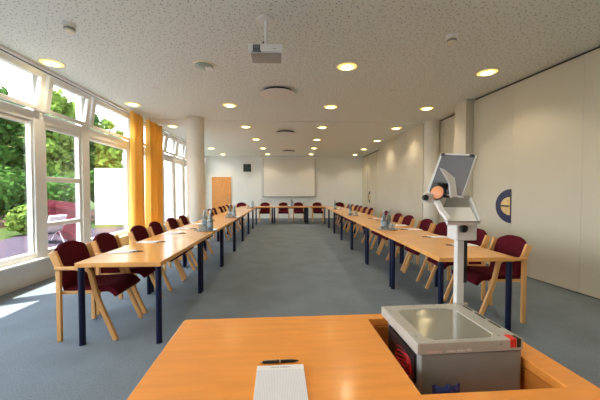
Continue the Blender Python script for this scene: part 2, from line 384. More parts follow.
# half-round handle plates in the partitions
def half_round(r, w, n=24, ins=0): 
    return [(-w*math.sin(math.pi*i/n), r*math.cos(math.pi*i/n)) for i in range(n+1)]
def handle_plate(x, y, rz, label):
    t = empty('handle_plate', (x,y,1.12), rz); tag(t,label,'handle plate','half-round partition handle plates')
    # local: -Y away from the flat edge ... plate lies in the YZ plane, facing -X
    pl = [(-a, b) for a, b in half_round(.29,.33)]
    MB().prism(pl,-.012,-.001,'x').build('plate', M['navy_plate'], t, bevel=.002)
    pi_ = [(-a+.012, b) for a, b in half_round(.155,.195)]
    MB().prism(pi_,-.018,-.011,'x').build('inlay', M['sand_plate'], t, bevel=.001)
    MB().box(-.035,-.017,.03,.20,-.012,.012).build('grip_bar', M['black'], t, bevel=.003)
handle_plate(rx(4.86)-.001,4.86,R(4.75),'navy half-round handle plate with sand-coloured inlay on the near right partition')
handle_plate(4.153,14.1,0,'navy half-round handle plate on the far right partition near the back corner')

# ------------------------------------------------------------------ ceiling fittings
def light(name, kind, loc, energy, col, parent, **kw):
    l = bpy.data.lights.new(name, kind); l.energy = energy; l.color = col
    for k, v in kw.items(): setattr(l, k, v)
    o = bpy.data.objects.new(name, l); COL.objects.link(o); o.location = loc; o.parent = parent; return o
def make_downlight():
    t = empty('ceiling_downlight')
    MB().lathe([(.155,-.012),(.165,-.001)],40).build('trim_ring', M['lamp_ring'], t)
    MB().lathe([(.088,-.021),(.12,-.017),(.138,-.012)],40,cap=False).build('halo_ring', M['lamp_halo'], t, smooth=80)  # added glow ring: the lamp's halo as an emissive surface
    MB().lathe([(.01,-.025),(.07,-.024),(.089,-.021)],40).build('diffuser', M['lamp_glow'], t, smooth=80)
    light('lamp_light','SPOT',(0,0,-.04),21,(1,.82,.57),t,spot_size=R(125),spot_blend=.6,shadow_soft_size=.08)
    return t
ORD = ['nearest','second','third','fourth','fifth','sixth','seventh','eighth','ninth','tenth','eleventh','twelfth','thirteenth','fourteenth']
def nth(i, what): return (ORD[i]+' '+what+' from the camera') if i else (what+' nearest the camera')
rows = {'along the windows': [(-3.28,4.51),(-3.13,6.51),(-3.06,8.6),(-3.02,10.7),(-3.0,12.79),(-2.9,14.77)],
        'above the window-side tables': [(-1.12,6.47),(-1.04,8.55),(-.93,10.54),(-.83,12.67),(-.74,14.65)],
        'right of the projector': [(.94,4.39),(1.03,6.46),(1.11,8.5),(1.19,10.52),(1.30,12.55),(1.36,14.53)],
        'along the right-hand wall': [(3.13,4.48),(3.15,6.46),(3.25,8.51),(3.36,10.6),(3.46,12.72),(3.53,14.6)]}
proto, used = make_downlight(), []
for rn, pts in rows.items():
    for i, (x,y) in enumerate(pts):
        place(proto, used, (x,y,H), 0, 'round lit ceiling downlight, '+nth(i,'one')+' in the row '+rn, 'ceiling light', 'lit ceiling downlights')
for x in (-1.15,.93,3.1):  # out-of-view lamps continuing the rows, added to brighten desk and near ceiling
    for y in (2.4,.35):
        place(proto, used, (x,y,H), 0, 'unseen lit ceiling downlight added above the presenter, '+('left' if x<0 else 'middle' if x<2 else 'right')+' row, '+('farther' if y>1 else 'nearer')+' one', 'ceiling light', 'lit ceiling downlights')
t = empty('unlit_downlight', (-1.14,4.47,H)); tag(t,'unlit greenish glass downlight on the ceiling left of the projector','ceiling light')
MB().lathe([(.15,-.012),(.16,-.001)],40).build('trim_ring', M['lamp_ring'], t)
MB().lathe([(.02,-.05),(.08,-.045),(.125,-.03),(.13,-.011)],32).build('glass_cover', M['green_glass'], t, smooth=80)
MB().prism([(.03,-.07),(.13,-.06),(.12,.05),(.02,.04)],-.066,-.045).build('reflector_flap', M['white_plastic'], t, bevel=.004)
for (x,y,s_,lab) in ((-.09,5.56,.32,'large round ceiling vent disc just beyond the projector'),(.09,9.27,.32,'round ceiling vent disc halfway down the room'),(.27,13.5,.32,'round ceiling vent disc nearest the far wall')):
    t = empty('ceiling_vent', (x,y,H)); tag(t,lab,'ceiling vent','round ceiling vents')
    MB().lathe([(s_-.02,-.058),(s_,-.054),(s_,-.046),(s_-.03,-.042)],48).build('cover_disc', M['disc'], t)
    MB().lathe([(s_-.07,-.042),(s_-.05,-.001)],40).build('duct_collar', M['dark'], t)
def detector(x,y,lab):
    t = empty('smoke_detector', (x,y,H)); tag(t,lab,'smoke detector','ceiling smoke detectors')
    MB().lathe([(.06,-.035),(.066,-.001)],28).build('base', M['white_plastic'], t)
    MB().lathe([(.025,-.095),(.044,-.088),(.05,-.06),(.054,-.035)],28).build('sensor_head', M['lamp_ring'], t)
    MB().lathe([(.051,-.070),(.0545,-.058),(.051,-.046)],28,cap=False).build('sensor_slots', M['mid_grey'], t)
detector(-2.33,3.47,'small smoke detector on the ceiling near the window at left')
detector(1.99,3.48,'small smoke detector on the ceiling to the right of the projector')
for (x,y,lab) in ((-2.24,5.5,'tiny flat ceiling sensor left of the unlit downlight'),(2.02,5.41,'tiny flat ceiling sensor in front of the right-hand downlights'),(-2.5,9.3,'tiny flat ceiling sensor past the window-side column')):
    o = MB().lathe([(.035,-.012),(.06,-.008),(.065,-.001)],28).build('ceiling_sensor', M['disc']); o.location = (x,y,H); tag(o,lab,'ceiling sensor','flat ceiling sensors')

# projector hanging from its ceiling mount
t = empty('ceiling_projector', (-.18,3.26,H-.012)); tag(t,'white projector hanging from a ceiling pole above the room','projector')
MB().lathe([(.06,-.012),(.088,-.006),(.088,.0115)],32).build('mount_plate', M['white_plastic'], t)
MB().lathe([(.018,-.30),(.018,-.008)],20).build('mount_pole', M['white_plastic'], t)
MB().box(-.10,.08,-.06,.08,-.30,-.285).build('mount_bracket', M['light_grey'], t, bevel=.003)
b = MB().prism([(-.178,-.09),(.178,-.09),(.178,.15),(-.165,.15)],-.375,-.285).build('body', M['white_plastic'], t, bevel=.012, seg=3)
MB().box(-.155,.165,-.075,.15,-.39,-.374).build('underside', M['grey_plastic'], t, bevel=.004)
MB().box(-.13,-.055,-.094,-.085,-.355,-.30).build('lens_recess', M['black'], t, bevel=.006)
MB().lathe([(.022,0),(.025,.006)],24,Matrix.Translation((-.092,-.092,-.328))@Matrix.Rotation(R(90),4,'X')).build('lens', M['mirror'], t)
MB().box(-.135,-.045,-.093,-.085,-.373,-.362).build('focus_slot', M['black'], t)
MB().sweep([(-.03,.0,-.29),(-.035,.0,-.25),(-.02,.0,-.22)],.014,.014,(0,1,0),8).build('cable_plug', M['black'], t)
lg = MB(); lg.box(.075,.115,-.0915,-.0895,-.338,-.334); lg.build('front_mark', M['print_grey'], t)

# ------------------------------------------------------------------ tables
TL, TW, TH = 1.405, .735, .74
def make_table():
    t = empty('conference_table')       # local: long side along Y, origin at base centre
    MB().box(-TW/2,TW/2,-TL/2,TL/2,TH-.042,TH).build('tabletop', M['beech_top'], t, bevel=.004)
    for sx in (-1,1):
        for sy in (-1,1):
            MB().lathe([(.029,0),(.029,.004),(.026,.006),(.026,TH-.043)],20,Matrix.Translation((sx*(TW/2-.034),sy*(TL/2-.036),0))).build('leg', M['navy_leg'], t)
    for sx in (-1,1): MB().box(sx*(TW/2-.14)-.012,sx*(TW/2-.14)+.012,-TL/2+.20,TL/2-.20,TH-.085,TH-.043).build('rail', M['navy_leg'], t)
    for sy in (-1,1): MB().box(-TW/2+.12,TW/2-.12,sy*(TL/2-.20)-.012,sy*(TL/2-.20)+.012,TH-.076,TH-.043).build('rail', M['navy_leg'], t)
    return t
proto, used = make_table(), []
SP = 1.415
def lrow(y): return -1.085 - TW/2 + .0*(y-2.7)      # centre line of the window-side row
def rrow(y): return 1.475 + TW/2 + .026*(y-2.75)
for i in range(7):
    y = 2.71 + TL/2 + i*SP
    place(proto, used, (lrow(y),y,0), 0, 'orange beech table with navy legs, '+nth(i,'one')+' in the window-side row', 'table', 'tables in the window-side row')
for i in range(7):
    y = 2.73 + TL/2 + i*SP
    place(proto, used, (rrow(y),y,0), R(-1.49), 'orange beech table with navy legs, '+nth(i,'one')+' in the right-hand row', 'table', 'tables in the right-hand row')
YT = 13.02
for i, w in enumerate(('left','middle','right')):
    place(proto, used, (-1.83+TL/2+i*1.425+.12*0,YT+.02,0), R(90), w+' one of the beech tables joining the two rows along the far end', 'table', 'tables across the far end')

# ------------------------------------------------------------------ chairs
def arc(pts, n=5):
    """round the corners of a polyline with quadratic fillets"""
    out = [Vector(pts[0])]
    for i in range(1,len(pts)-1):
        p, q, r = Vector(pts[i-1]), Vector(pts[i]), Vector(pts[i+1])
        k = min(.08,(q-p).length*.45,(r-q).length*.45)
        a = q+(p-q).normalized()*k; b = q+(r-q).normalized()*k
        for j in range(n+1):
            s = j/n; out.append(a*(1-s)**2 + q*2*s*(1-s) + b*s*s)
    out.append(Vector(pts[-1])); return out
def make_chair():
    t = empty('conference_armchair')            # faces +X
    # upholstered seat: dished pad with a waterfall front
    def seat(u, v):
        x = -.20+.45*u; y = (v-.5)*.44
        z = .452 - .018*math.sin(math.pi*v)*math.sin(math.pi*min(1,u*1.1)) - (.07*max(0,(u-.78)/.22)**2) + .02*u
        nx = -.02 if u < .78 else .35*(u-.78)/.22*3
        return (x,y,z),(nx,0,1)
    MB().shell(seat,12,10,.055).build('seat', M['fabric'], t, bevel=.012, smooth=60)
    # upholstered backrest, curved in plan, rounded over the top
    def back(u, v):
        z = .44 + .435*v
        s = (u-.5)*2
        hw = .215
        zz = z - (.055*abs(s)**2.6)*max(0,(v-.4)/.6)
        y = s*hw*(1-.10*max(0,(v-.75)/.25)**2)
        x = -.205 - (z-.44)*.23 - .035*(1-s*s)
        return (x,y,zz),(1,-.33*s,.23)
    MB().shell(back,14,12,.042).build('backrest', M['fabric'], t, bevel=.012, smooth=60)
    for sy in (-1,1):
        y = sy*.245
        MB().sweep([(-.245,y,0),(-.245,y,.645)],.030,.042,(0,1,0)).build('leg', M['beech'], t, bevel=.006)       # rear leg
        MB().sweep(arc([(.25,y,0),(.085,y,.40),(.025,y,.665),(-.09,y,.668)],7),.030,.042,(0,1,0)).build('leg', M['beech'], t, bevel=.005)   # bent front leg
        MB().sweep([(-.275,y,.668),(-.05,y,.668),(-.02,y,.6675)],.040,.030,(0,1,0)).build('armrest', M['beech'], t, bevel=.006)
        MB().sweep([(-.235,sy*.234,.655),(-.258,sy*.236,.70),(-.300,sy*.240,.815)],.026,.068,(0,1,0)).build('back_post', M['beech'], t, bevel=.007)
        MB().sweep([(-.235,sy*.215,.438),(.10,sy*.215,.442)],.030,.030,(0,1,0)).build('seat_rail', M['beech'], t, bevel=.004)
    MB().sweep([(.075,-.235,.432),(.075,.235,.432)],.022,.030,(1,0,0)).build('crossbar', M['beech'], t, bevel=.004)
    MB().sweep([(-.195,-.215,.437),(-.195,.215,.437)],.030,.030,(1,0,0)).build('crossbar', M['beech'], t, bevel=.004)
    return t
proto, used = make_chair(), []
rnd = random.Random(3)
LC = [3.065,3.665,4.44,5.02,5.78,6.38,8.72,9.32,10.12,10.72,11.5,12.1]
for i, y in enumerate(LC):
    dx = -.02*(i%3==1)
    place(proto, used, (-1.785+dx,y,0), R((0,2,-1.5,1,-2,1.5)[i%6]), 'burgundy armchair with beech arms, '+nth(i,'one')+' along the windows', 'chair', 'chairs along the window side')
RC = [3.19,3.83,4.66,5.28,6.10,6.74,7.62,9.08,9.72,10.45,11.05,11.9,12.45]
for i, y in enumerate(RC):
    place(proto, used, (2.235+.026*(y-3),y,0), R(180+(0,-2,1.5,-1,2,-1.5)[i%6]), 'burgundy armchair with beech arms, '+nth(i,'one')+' in the right-hand row', 'chair', 'chairs along the right-hand side')
for i, (x,w) in enumerate(zip((-1.92,-.83,.02,.72,1.60,2.66),('leftmost','second from the left','third from the left','fourth from the left','fifth from the left','rightmost'))):
    place(proto, used, (x,13.72,0), R(-90), 'burgundy armchair facing the camera across the far end, '+w, 'chair', 'chairs across the far end')

# ------------------------------------------------------------------ things on the tables
def make_pad(w, l, grid=False):
    o = MB().box(-w/2,w/2,-l/2,l/2,0,.006).build('writing_pad', M['paper'], bevel=.001)
    return o
def make_pen():
    t = empty('ballpoint_pen')          # along X
    T = Matrix.Rotation(R(90),4,'Y')
    MB().lathe([(.001,-.07),(.0035,-.06),(.005,-.045),(.0055,0)],14,Matrix.Translation((0,0,.0055))@T).build('barrel', M['black'], t)
    MB().lathe([(.0056,-.003),(.0058,.0),(.0056,.003)],14,Matrix.Translation((0,0,.0055))@T).build('ring', M['steel'], t)
    MB().lathe([(.0055,.003),(.0052,.055),(.004,.064)],14,Matrix.Translation((0,0,.0055))@T).build('cap', M['black'], t)
    MB().lathe([(.003,.064),(.003,.072)],12,Matrix.Translation((0,0,.0055))@T).build('push_button', M['steel'], t)
    MB().box(.01,.058,-.0015,.0015,.0105,.0125).build('clip', M['steel'], t)
    return t
pad, pu = make_pad(.15,.24), []
pen, nu = make_pen(), []
for i, y in enumerate(LC[:6]):
    place(pad, pu, (-1.66,y+.13,TH), R(90+(3,-4,2,-2,4,0)[i]), 'white writing pad in front of the '+('nearest' if i==0 else ORD[i])+' window-side chair', 'writing pad', 'pads on the tables')
    place(pen, nu, (-1.515,y+.11,TH+.0005), R((20,35,15,25,30,10)[i]), 'black ballpoint pen at the end of the '+('nearest' if i==0 else ORD[i])+' window-side pad', 'pen', 'pens on the tables')
for i, y in enumerate(RC[:6]):
    xx = 2.05+.026*(y-3)
    place(pad, pu, (xx+.06,y+.18,TH), R(90+(3,-2,2,-3,4,0)[i]), 'white writing pad in front of the '+('nearest' if i==0 else ORD[i])+' right-hand chair', 'writing pad', 'pads on the tables')
    place(pen, nu, (xx-.10,y+.16,TH+.0005), R((160,150,165,155,150,170)[i]), 'black ballpoint pen at the inner end of the '+('nearest' if i==0 else ORD[i])+' right-hand pad', 'pen', 'pens on the tables')

def make_bottle():
    t = empty('water_bottle')
    MB().lathe([(.034,0),(.040,.006),(.040,.17),(.036,.20),(.020,.245),(.0145,.262),(.0145,.302)],22).build('glass_body', M['bottle'], t, smooth=50)
    MB().lathe([(.0165,.296),(.0165,.325)],18).build('screw_cap', mat('bottle_cap',(.55,.58,.62),.3,metal=.6), t, bevel=.002)
    MB().lathe([(.0407,.06),(.0407,.14)],22,cap=False).build('paper_label', mat('blue_grey_label',(.30,.38,.46),.6), t)
    return t
def make_tumbler():
    t = empty('drinking_glass')
    MB().lathe([(.028,0),(.034,.105),(.0325,.105),(.0265,.006)],20).build('glass_wall', M['tumbler'], t, smooth=50)
    return t
def make_tray():
    t = empty('serving_tray')
    MB().lathe([(.15,0),(.165,.002)],36).build('tray_floor', M['tray'], t)
    MB().lathe([(.160,.001),(.175,.018),(.178,.018),(.166,.0005)],36,cap=False).build('rim', M['tray'], t)
    return t
bot, bu = make_bottle(), []; tum, tu = make_tumbler(), []; tra, ru = make_tray(), []
stations = [(-1.23,4.86,'nearest tray on the window-side tables',3,4),(-1.25,7.30,'middle tray on the window-side tables',3,4),(-1.24,11.6,'far tray on the window-side tables',2,2),
            (1.73,4.86,'nearest tray on the right-hand tables',3,4),(1.85,7.85,'middle tray on the right-hand tables',2,3),(1.92,10.6,'far tray on the right-hand tables',2,2),
            (.32,13.0,'tray on the far cross tables',2,2)]
bp = [(.055,.055),(.085,-.05),(-.045,.095)]; gp = [(-.09,.02),(-.07,-.07),(.0,-.10),(-.02,-.02)]
names_b = ['bottle with cap, the left one on the ','bottle with cap, the right one on the ','bottle with cap, the rear one on the ']
for (x,y,w,nb,ng) in stations:
    s = 1 if x < 0.5 else -1
    place(tra, ru, (x,y,TH), 0, 'round steel '+w, 'tray', 'trays with water')
    for i in range(nb):
        px, py = bp[i]
        if s < 0: px = -px
        wb = ('left','right','rear')[i] if s > 0 else ('right','left','rear')[i]
        place(bot, bu, (x+px,y+py,TH+.0025), 0, 'grey-blue glass water bottle, the '+wb+' one on the '+w, 'bottle', 'water bottles')
    for i in range(ng):
        px, py = gp[i]
        if s < 0: px = -px
        place(tum, tu, (x+px,y+py,TH+.0025), 0, 'empty clear drinking glass among those on the '+w, 'glass', 'glasses on the '+w)

# ------------------------------------------------------------------ presenter's desk with equipment well
D = empty('presenter_desk', (.262,1.16,0), R(.9)); tag(D,'orange beech presenter desk with open well in the foreground','desk')
x0,x1,y0,y1 = -.735,.735,-.72,.325       # local outline
hx0,hx1,hy0,hy1 = .157,.635,-.28,.270    # well opening
top = MB(); zt, zb = TH, TH-.036
r_ = .02
def rrect(a,b,c,d,r,n=5):
    out=[]
    for cx,cy,s in ((b-r,d-r,0),(a+r,d-r,90),(a+r,c+r,180),(b-r,c+r,270)):
        for i in range(n+1): out.append((cx+r*math.cos(R(s+90*i/n)), cy+r*math.sin(R(s+90*i/n))))
    return out
ou = rrect(x0,x1,y0,y1,.015); inn = [(hx1,hy1),(hx0,hy1),(hx0,hy0),(hx1,hy0)]
n = len(ou)
vs = [(a,b,zt) for a,b in ou]+[(a,b,zb) for a,b in ou]+[(a,b,zt) for a,b in inn]+[(a,b,zb) for a,b in inn]
fs = [(i,(i+1)%n,(i+1)%n+n,i+n) for i in range(n)]
q = n//4
for k in range(4):
    i0 = 2*n+k; i1 = 2*n+(k+1)%4
    for z_, off, io in ((0,0,0),(1,n,4)):
        fan = [k*q+j+off for j in range(q)]
        fs.append(tuple([i0+io]+fan[::-1]) if z_ == 0 else tuple([i0+io]+fan))
        fs.append((fan[-1],i0+io,i1+io,((k+1)%4)*q+off))
    fs.append((i0,i0+4,i1+4,i1))
top.add(vs,fs); top.build('desktop', M['desk_top'], D, bevel=.004, smooth=0)
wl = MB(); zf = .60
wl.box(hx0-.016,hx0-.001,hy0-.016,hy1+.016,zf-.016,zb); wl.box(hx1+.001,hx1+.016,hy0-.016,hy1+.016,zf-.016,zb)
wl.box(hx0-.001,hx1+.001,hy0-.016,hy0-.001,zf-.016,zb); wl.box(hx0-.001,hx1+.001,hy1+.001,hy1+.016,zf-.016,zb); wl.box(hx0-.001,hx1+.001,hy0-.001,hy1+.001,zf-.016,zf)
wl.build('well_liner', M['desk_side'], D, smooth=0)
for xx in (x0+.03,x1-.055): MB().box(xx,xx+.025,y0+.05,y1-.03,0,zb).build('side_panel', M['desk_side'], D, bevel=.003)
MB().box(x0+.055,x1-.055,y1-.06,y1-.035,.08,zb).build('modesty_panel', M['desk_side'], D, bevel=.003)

# pad and pen on the desk
P = empty('note_pad', (-.008,.925,TH), R(1.0)); tag(P,'lined white note pad with a printed heading on the presenter desk','note pad')
MB().box(-.0815,.0815,-.13,.125,0,.006).build('sheets', M['ruled'], P, bevel=.0008)
MB().box(-.0815,.0815,.100,.1256,.0,.0064).build('heading_strip', M['paper'], P)
text('HAUS RISSEN','heading_text',.0125,M['print_grey'],P,(-.035,.109,.0066),(0,0,0),.0002,.95)
pp = place(pen, nu, (-.012,1.075,TH+.0003), R(-178), 'black ballpoint pen lying above the lined pad on the presenter desk', 'pen')
pp.scale = (.98,1,1)

# blue packet in the well
bk = MB(); prng = random.Random(5); NU, NV = 14, 9
def pk(u, v, side):
    x = (u-.5)*.105*(1-.10*abs(v-.5)); z = .112*v
    puff = .020*(math.sin(math.pi*u)*math.sin(math.pi*v))**.45
    return (x+prng.uniform(-.002,.002), side*puff+.003*math.sin(11*u+7*v)+prng.uniform(-.0025,.0025), z+.004*math.sin(14*u))
fr_ = [pk(i/NU,j/NV,-1) for j in range(NV+1) for i in range(NU+1)]; bk_ = [pk(i/NU,j/NV,1) for j in range(NV+1) for i in range(NU+1)]
for j in range(NV+1):
    for i in range(NU+1):
        if i in (0,NU) or j in (0,NV): bk_[j*(NU+1)+i] = tuple(Vector(fr_[j*(NU+1)+i])+Vector((0,.003,0)))
n0 = len(fr_); F_ = []
for j in range(NV):
    for i in range(NU):
        a = j*(NU+1)+i; F_ += [(a,a+1,a+NU+2,a+NU+1),(a+NU+1+n0,a+NU+2+n0,a+1+n0,a+n0)]
ed = list(range(NU+1))+[j*(NU+1)+NU for j in range(1,NV+1)]+[NV*(NU+1)+i for i in range(NU-1,-1,-1)]+[j*(NU+1) for j in range(NV-1,0,-1)]
for k in range(len(ed)): F_.append((ed[k],ed[(k+1)%len(ed)],ed[(k+1)%len(ed)]+n0,ed[k]+n0))
bk.add(fr_+bk_,F_)
o = bk.build('foil_packet', M['blue_foil'], smooth=20); o.location = (.548,.965,zf-.004); o.rotation_euler = (0,0,R(6)); tag(o,'shiny dark blue packet standing in the desk well before the projector','packet')

# ------------------------------------------------------------------ overhead projector
O = empty('overhead_projector', (.671,1.209,zf), R(2.0)); tag(O,'grey overhead projector with glass stage standing in the desk well','overhead projector')
W, Dp = .2025, .178       # half sizes
HB = .222                # height of the stage above the base
b = MB().prism([(-W+.012,-Dp+.004),(W-.001,-Dp+.004),(W-.001,Dp-.006),(-W+.03,Dp-.006)],.012,.181).build('body', M['mid_grey'], O, bevel=.008)
ft = MB()
for sx in (-1,1):
    for sy in (-1,1): MB().lathe([(.012,0),(.014,.013)],14,Matrix.Translation((sx*(W-.05),sy*(Dp-.05),0))).build('foot', M['black'], O)
# stage lid with an eight-sided glass opening
gx0,gx1,gy0,gy1 = -W+.052,W-.085,-Dp+.022,Dp-.050
cc = .028
oct_ = [(gx1-cc,gy1),(gx0+cc,gy1),(gx0,gy1-cc),(gx0,gy0+cc),(gx0+cc,gy0),(gx1-cc,gy0),(gx1,gy0+cc),(gx1,gy1-cc)]
ouq = [(W,Dp),(-W,Dp),(-W,-Dp),(W,-Dp)]
ld = MB(); zt_, zb_ = HB, .180
vs = [(a,c,zt_) for a,c in ouq]+[(a,c,zb_) for a,c in ouq]+[(a,c,zt_) for a,c in oct_]+[(a,c,zt_-.008) for a,c in oct_]
# ring: each outer side is joined to its octagon side, corners by triangles
fs = [(i,(i+1)%4,(i+1)%4+4,i+4) for i in range(4)]+[(4,5,6,7)]
o8 = 8
fs += [(0,1,o8+1,o8+0),(1,2,o8+3,o8+2),(2,3,o8+5,o8+4),(3,0,o8+7,o8+6),(1,o8+2,o8+1),(2,o8+4,o8+3),(3,o8+6,o8+5),(0,o8+0,o8+7)]
fs += [(o8+i,o8+(i+1)%8,16+(i+1)%8,16+i) for i in range(8)]
fs += [tuple(range(16,24))]
ld.add(vs,fs); lid = ld.build('stage', M['grey_plastic'], O, bevel=.004, smooth=0)
gm = mat('fresnel_stage_glass', (.30,.30,.255), .05, spec=1.0, coat=1)
nt = gm.node_tree; bb = nt.nodes['Principled BSDF']; tc = nt.nodes.new('ShaderNodeTexCoord'); wv = nt.nodes.new('ShaderNodeTexWave'); wv.wave_type = 'RINGS'; wv.rings_direction = 'Z'; wv.inputs['Scale'].default_value = 60
bm_ = nt.nodes.new('ShaderNodeBump'); bm_.inputs['Strength'].default_value = .03; bm_.inputs['Distance'].default_value = .002
nt.links.new(tc.outputs['Object'], wv.inputs['Vector']); nt.links.new(wv.outputs['Fac'], bm_.inputs['Height']); nt.links.new(bm_.outputs['Normal'], bb.inputs['Normal'])
MB().prism([(a*.995,c*.995) for a,c in oct_],HB-.0075,HB-.003).build('stage_glass', gm, O, smooth=0)
for (a,c) in ((-W+.02,Dp-.06),(-W+.02,0),(-W+.02,-Dp+.05),(-.05,Dp-.015),(.05,Dp-.015),(gx1+.012,-Dp+.03)):
    MB().lathe([(.004,HB-.001),(.004,HB+.0015)],12,Matrix.Translation((a,c,0))).build('screw', M['mid_grey'], O)
sl = MB()
for k in range(3): MB().box(W-.022,W-.011,Dp-.155-.085*k+.06,Dp-.155-.085*k+.125,HB-.002,HB+.0012).build('vent_slot', M['black'], O, bevel=.001)
sw = MB().box(W-.052,W-.026,-Dp-.0015,-Dp+.035,.190,HB+.0015).build('power_switch', M['red'], O, bevel=.003)
MB().box(W-.026,W-.008,-Dp-.001,-Dp+.03,.190,HB+.001).build('switch_bezel', M['black'], O, bevel=.003)
text('Liesegang','maker_text',.0145,M['print_red'],O,(-W+.035,-Dp-.0004,.1865),(R(90),0,0),.0002,1)
text('trainer deluxe 400','model_text',.0125,M['print_white'],O,(-W+.110,-Dp-.0004,.187),(R(90),0,0),.0002,1)
MB().lathe([(.003,0),(.003,.002)],10,Matrix.Translation((W-.09,-Dp,.205))@Matrix.Rotation(R(90),4,'X')).build('screw', M['mid_grey'], O)
# red mains cord wound at the left side
rec = MB().box(-W+.004,-W+.013,-Dp+.03,Dp-.08,.06,.165).build('cord_recess', M['black'], O)
co = MB()
for k in range(5):
    pts = []
    for i in range(28):
        a = 2*math.pi*i/27; pts.append((-W+.007-.003*k, -.055+(.075-.006*k)*math.cos(a+.3*k), .085+(.055-.009*k)*math.sin(a)+.006*math.sin(3*a+k)))
    co.sweep(pts,.007,.007,(1,0,0),8)
co.build('mains_cord', M['red_cord'], O)
# column and head (local coordinates about the projector's base)
LM = Matrix.Rotation(R(-2.0),4,'Z') @ Matrix.Translation((-.671,-1.209,-zf))
L = lambda X,Y,Z: LM @ Vector((X,Y,Z))
def wbox(x0,x1,y0,y1,z0,z1): return MB().box(x0,x1,y0,y1,z0,z1,LM)
wbox(.831,.866,1.380,1.412,zf+HB-.02,1.235).build('column', M['light_grey'], O, bevel=.003)
wbox(.862,.880,1.379,1.411,.925,1.235).build('height_rack', M['black'], O, bevel=.002)
wbox(.826,.886,1.376,1.395,zf+HB-.004,zf+HB+.004).build('column_foot', M['grey_plastic'], O, bevel=.003)
# carriage box clamped on the column
wbox(.799,.897,1.335,1.418,1.135,1.222).build('carriage', M['light_grey'], O, bevel=.005)
MB().lathe([(.018,0),(.018,.012),(.012,.015)],20,Matrix.Translation(L(.829,1.336,1.192))@Matrix.Rotation(R(90),4,'X')).build('focus_knob', M['black'], O, bevel=.002)
# sloping head housing: bright top plate falling towards the user
hp = MB(); A = [L(.745,1.312,1.229),L(.882,1.312,1.228),L(.916,1.42,1.286),L(.774,1.42,1.287)]
dn = Vector((0,.012,-.022)); vs = A+[p+dn for p in A]
hp.add(vs,[(0,1,2,3),(7,6,5,4),(0,4,5,1),(1,5,6,2),(2,6,7,3),(3,7,4,0)]); hp.build('head_housing', M['white_plastic'], O, bevel=.002, smooth=0)
MB().sweep([L(.742,1.309,1.226),L(.887,1.309,1.225)],.006,.008,(0,0,1)).build('front_trim', M['mid_grey'], O)
gr = MB(); G = [L(.774,1.421,1.288),L(.916,1.421,1.287),L(.957,1.49,1.343),L(.806,1.49,1.343)]
dn = Vector((0,.012,-.02)); gr.add(G+[p+dn for p in G],[(0,1,2,3),(7,6,5,4),(0,4,5,1),(1,5,6,2),(2,6,7,3),(3,7,4,0)]); gr.build('vent_grille', M['mid_grey'], O, smooth=0)
MB().sweep([L(.893,1.312,1.222),L(.922,1.40,1.284),L(.936,1.45,1.327)],.010,.026,(1,0,0)).build('head_bracket', M['light_grey'], O, bevel=.003)
MB().sweep([L(.662,1.38,1.334),L(.70,1.38,1.332),L(.760,1.375,1.312)],.022,.044,(0,1,0)).build('lens_arm', M['light_grey'], O, bevel=.004)
MB().sweep([L(.716,1.362,1.320),L(.730,1.345,1.275),L(.752,1.316,1.232)],.018,.024,(0,1,0)).build('head_bracket', M['white_plastic'], O, bevel=.003)
MB().lathe([(.011,0),(.014,.003),(.014,.016),(.011,.019)],20,Matrix.Translation(L(.661,1.369,1.334))@Matrix.Rotation(R(90),4,'X')).build('tilt_knob', M['black'], O, bevel=.001)
# lens block with orange coated lens
wbox(.722,.800,1.365,1.43,1.332,1.404).build('lens_block', M['black'], O, bevel=.006)
Tl = Matrix.Translation(L(.722,1.366,1.356))@Matrix.Rotation(R(-58),4,'Z')@Matrix.Rotation(R(75),4,'X')
MB().lathe([(.032,-.006),(.034,0),(.034,.006)],32,Tl).build('lens_rim', M['black'], O)
MB().lathe([(.031,.006),(.022,.011),(.008,.013)],32,Tl).build('lens', M['orange_lens'], O, smooth=80)
# mirror lid standing open, hinged at its foot
RM = Matrix.Rotation(R(-2.0),3,'Z')
e1 = RM @ Vector((.098,-.138,-.023)); e2 = RM @ Vector((.084,.03,.196)); B = L(.708,1.44,1.358)
nn = e1.cross(e2).normalized()
if (RM @ nn).y > 0: nn = -nn
def quad(o,a,b,th0,th1):
    return [o+nn*th0,o+a+nn*th0,o+a+b+nn*th0,o+b+nn*th0,o+nn*th1,o+a+nn*th1,o+a+b+nn*th1,o+b+nn*th1]
FQ = [(3,2,1,0),(4,5,6,7),(0,1,5,4),(1,2,6,5),(2,3,7,6),(3,0,4,7)]
MB().add(quad(B,e1,e2,-.010,.004),FQ).build('mirror_lid', M['light_grey'], O, bevel=.003)
MB().add(quad(B+e1*.07+e2*.02,e1*.90,e2*.93,.004,.006),FQ).build('mirror', M['mirror'], O)
MB().add(quad(B+e1*.14+e2*.95,e1*.74,e2*.03,.004,.010),FQ).build('mirror_clip', M['light_grey'], O)
for k in (.05,.84): MB().add(quad(B+e1*k+e2*.92,e1*.11,e2*.06,.004,.012),FQ).build('mirror_clip', M['black'], O)
# grey plate before the mirror, shaped as the reflection seen in it
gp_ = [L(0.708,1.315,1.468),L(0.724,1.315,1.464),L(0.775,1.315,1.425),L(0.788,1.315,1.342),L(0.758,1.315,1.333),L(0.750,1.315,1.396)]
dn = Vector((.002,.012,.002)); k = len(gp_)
MB().add(gp_+[p+dn for p in gp_],[tuple(range(k)),tuple(range(k,2*k))[::-1]]+[(i,(i+1)%k,(i+1)%k+k,i+k) for i in range(k)]).build('reflection_plate', M['light_grey'], O, smooth=0)

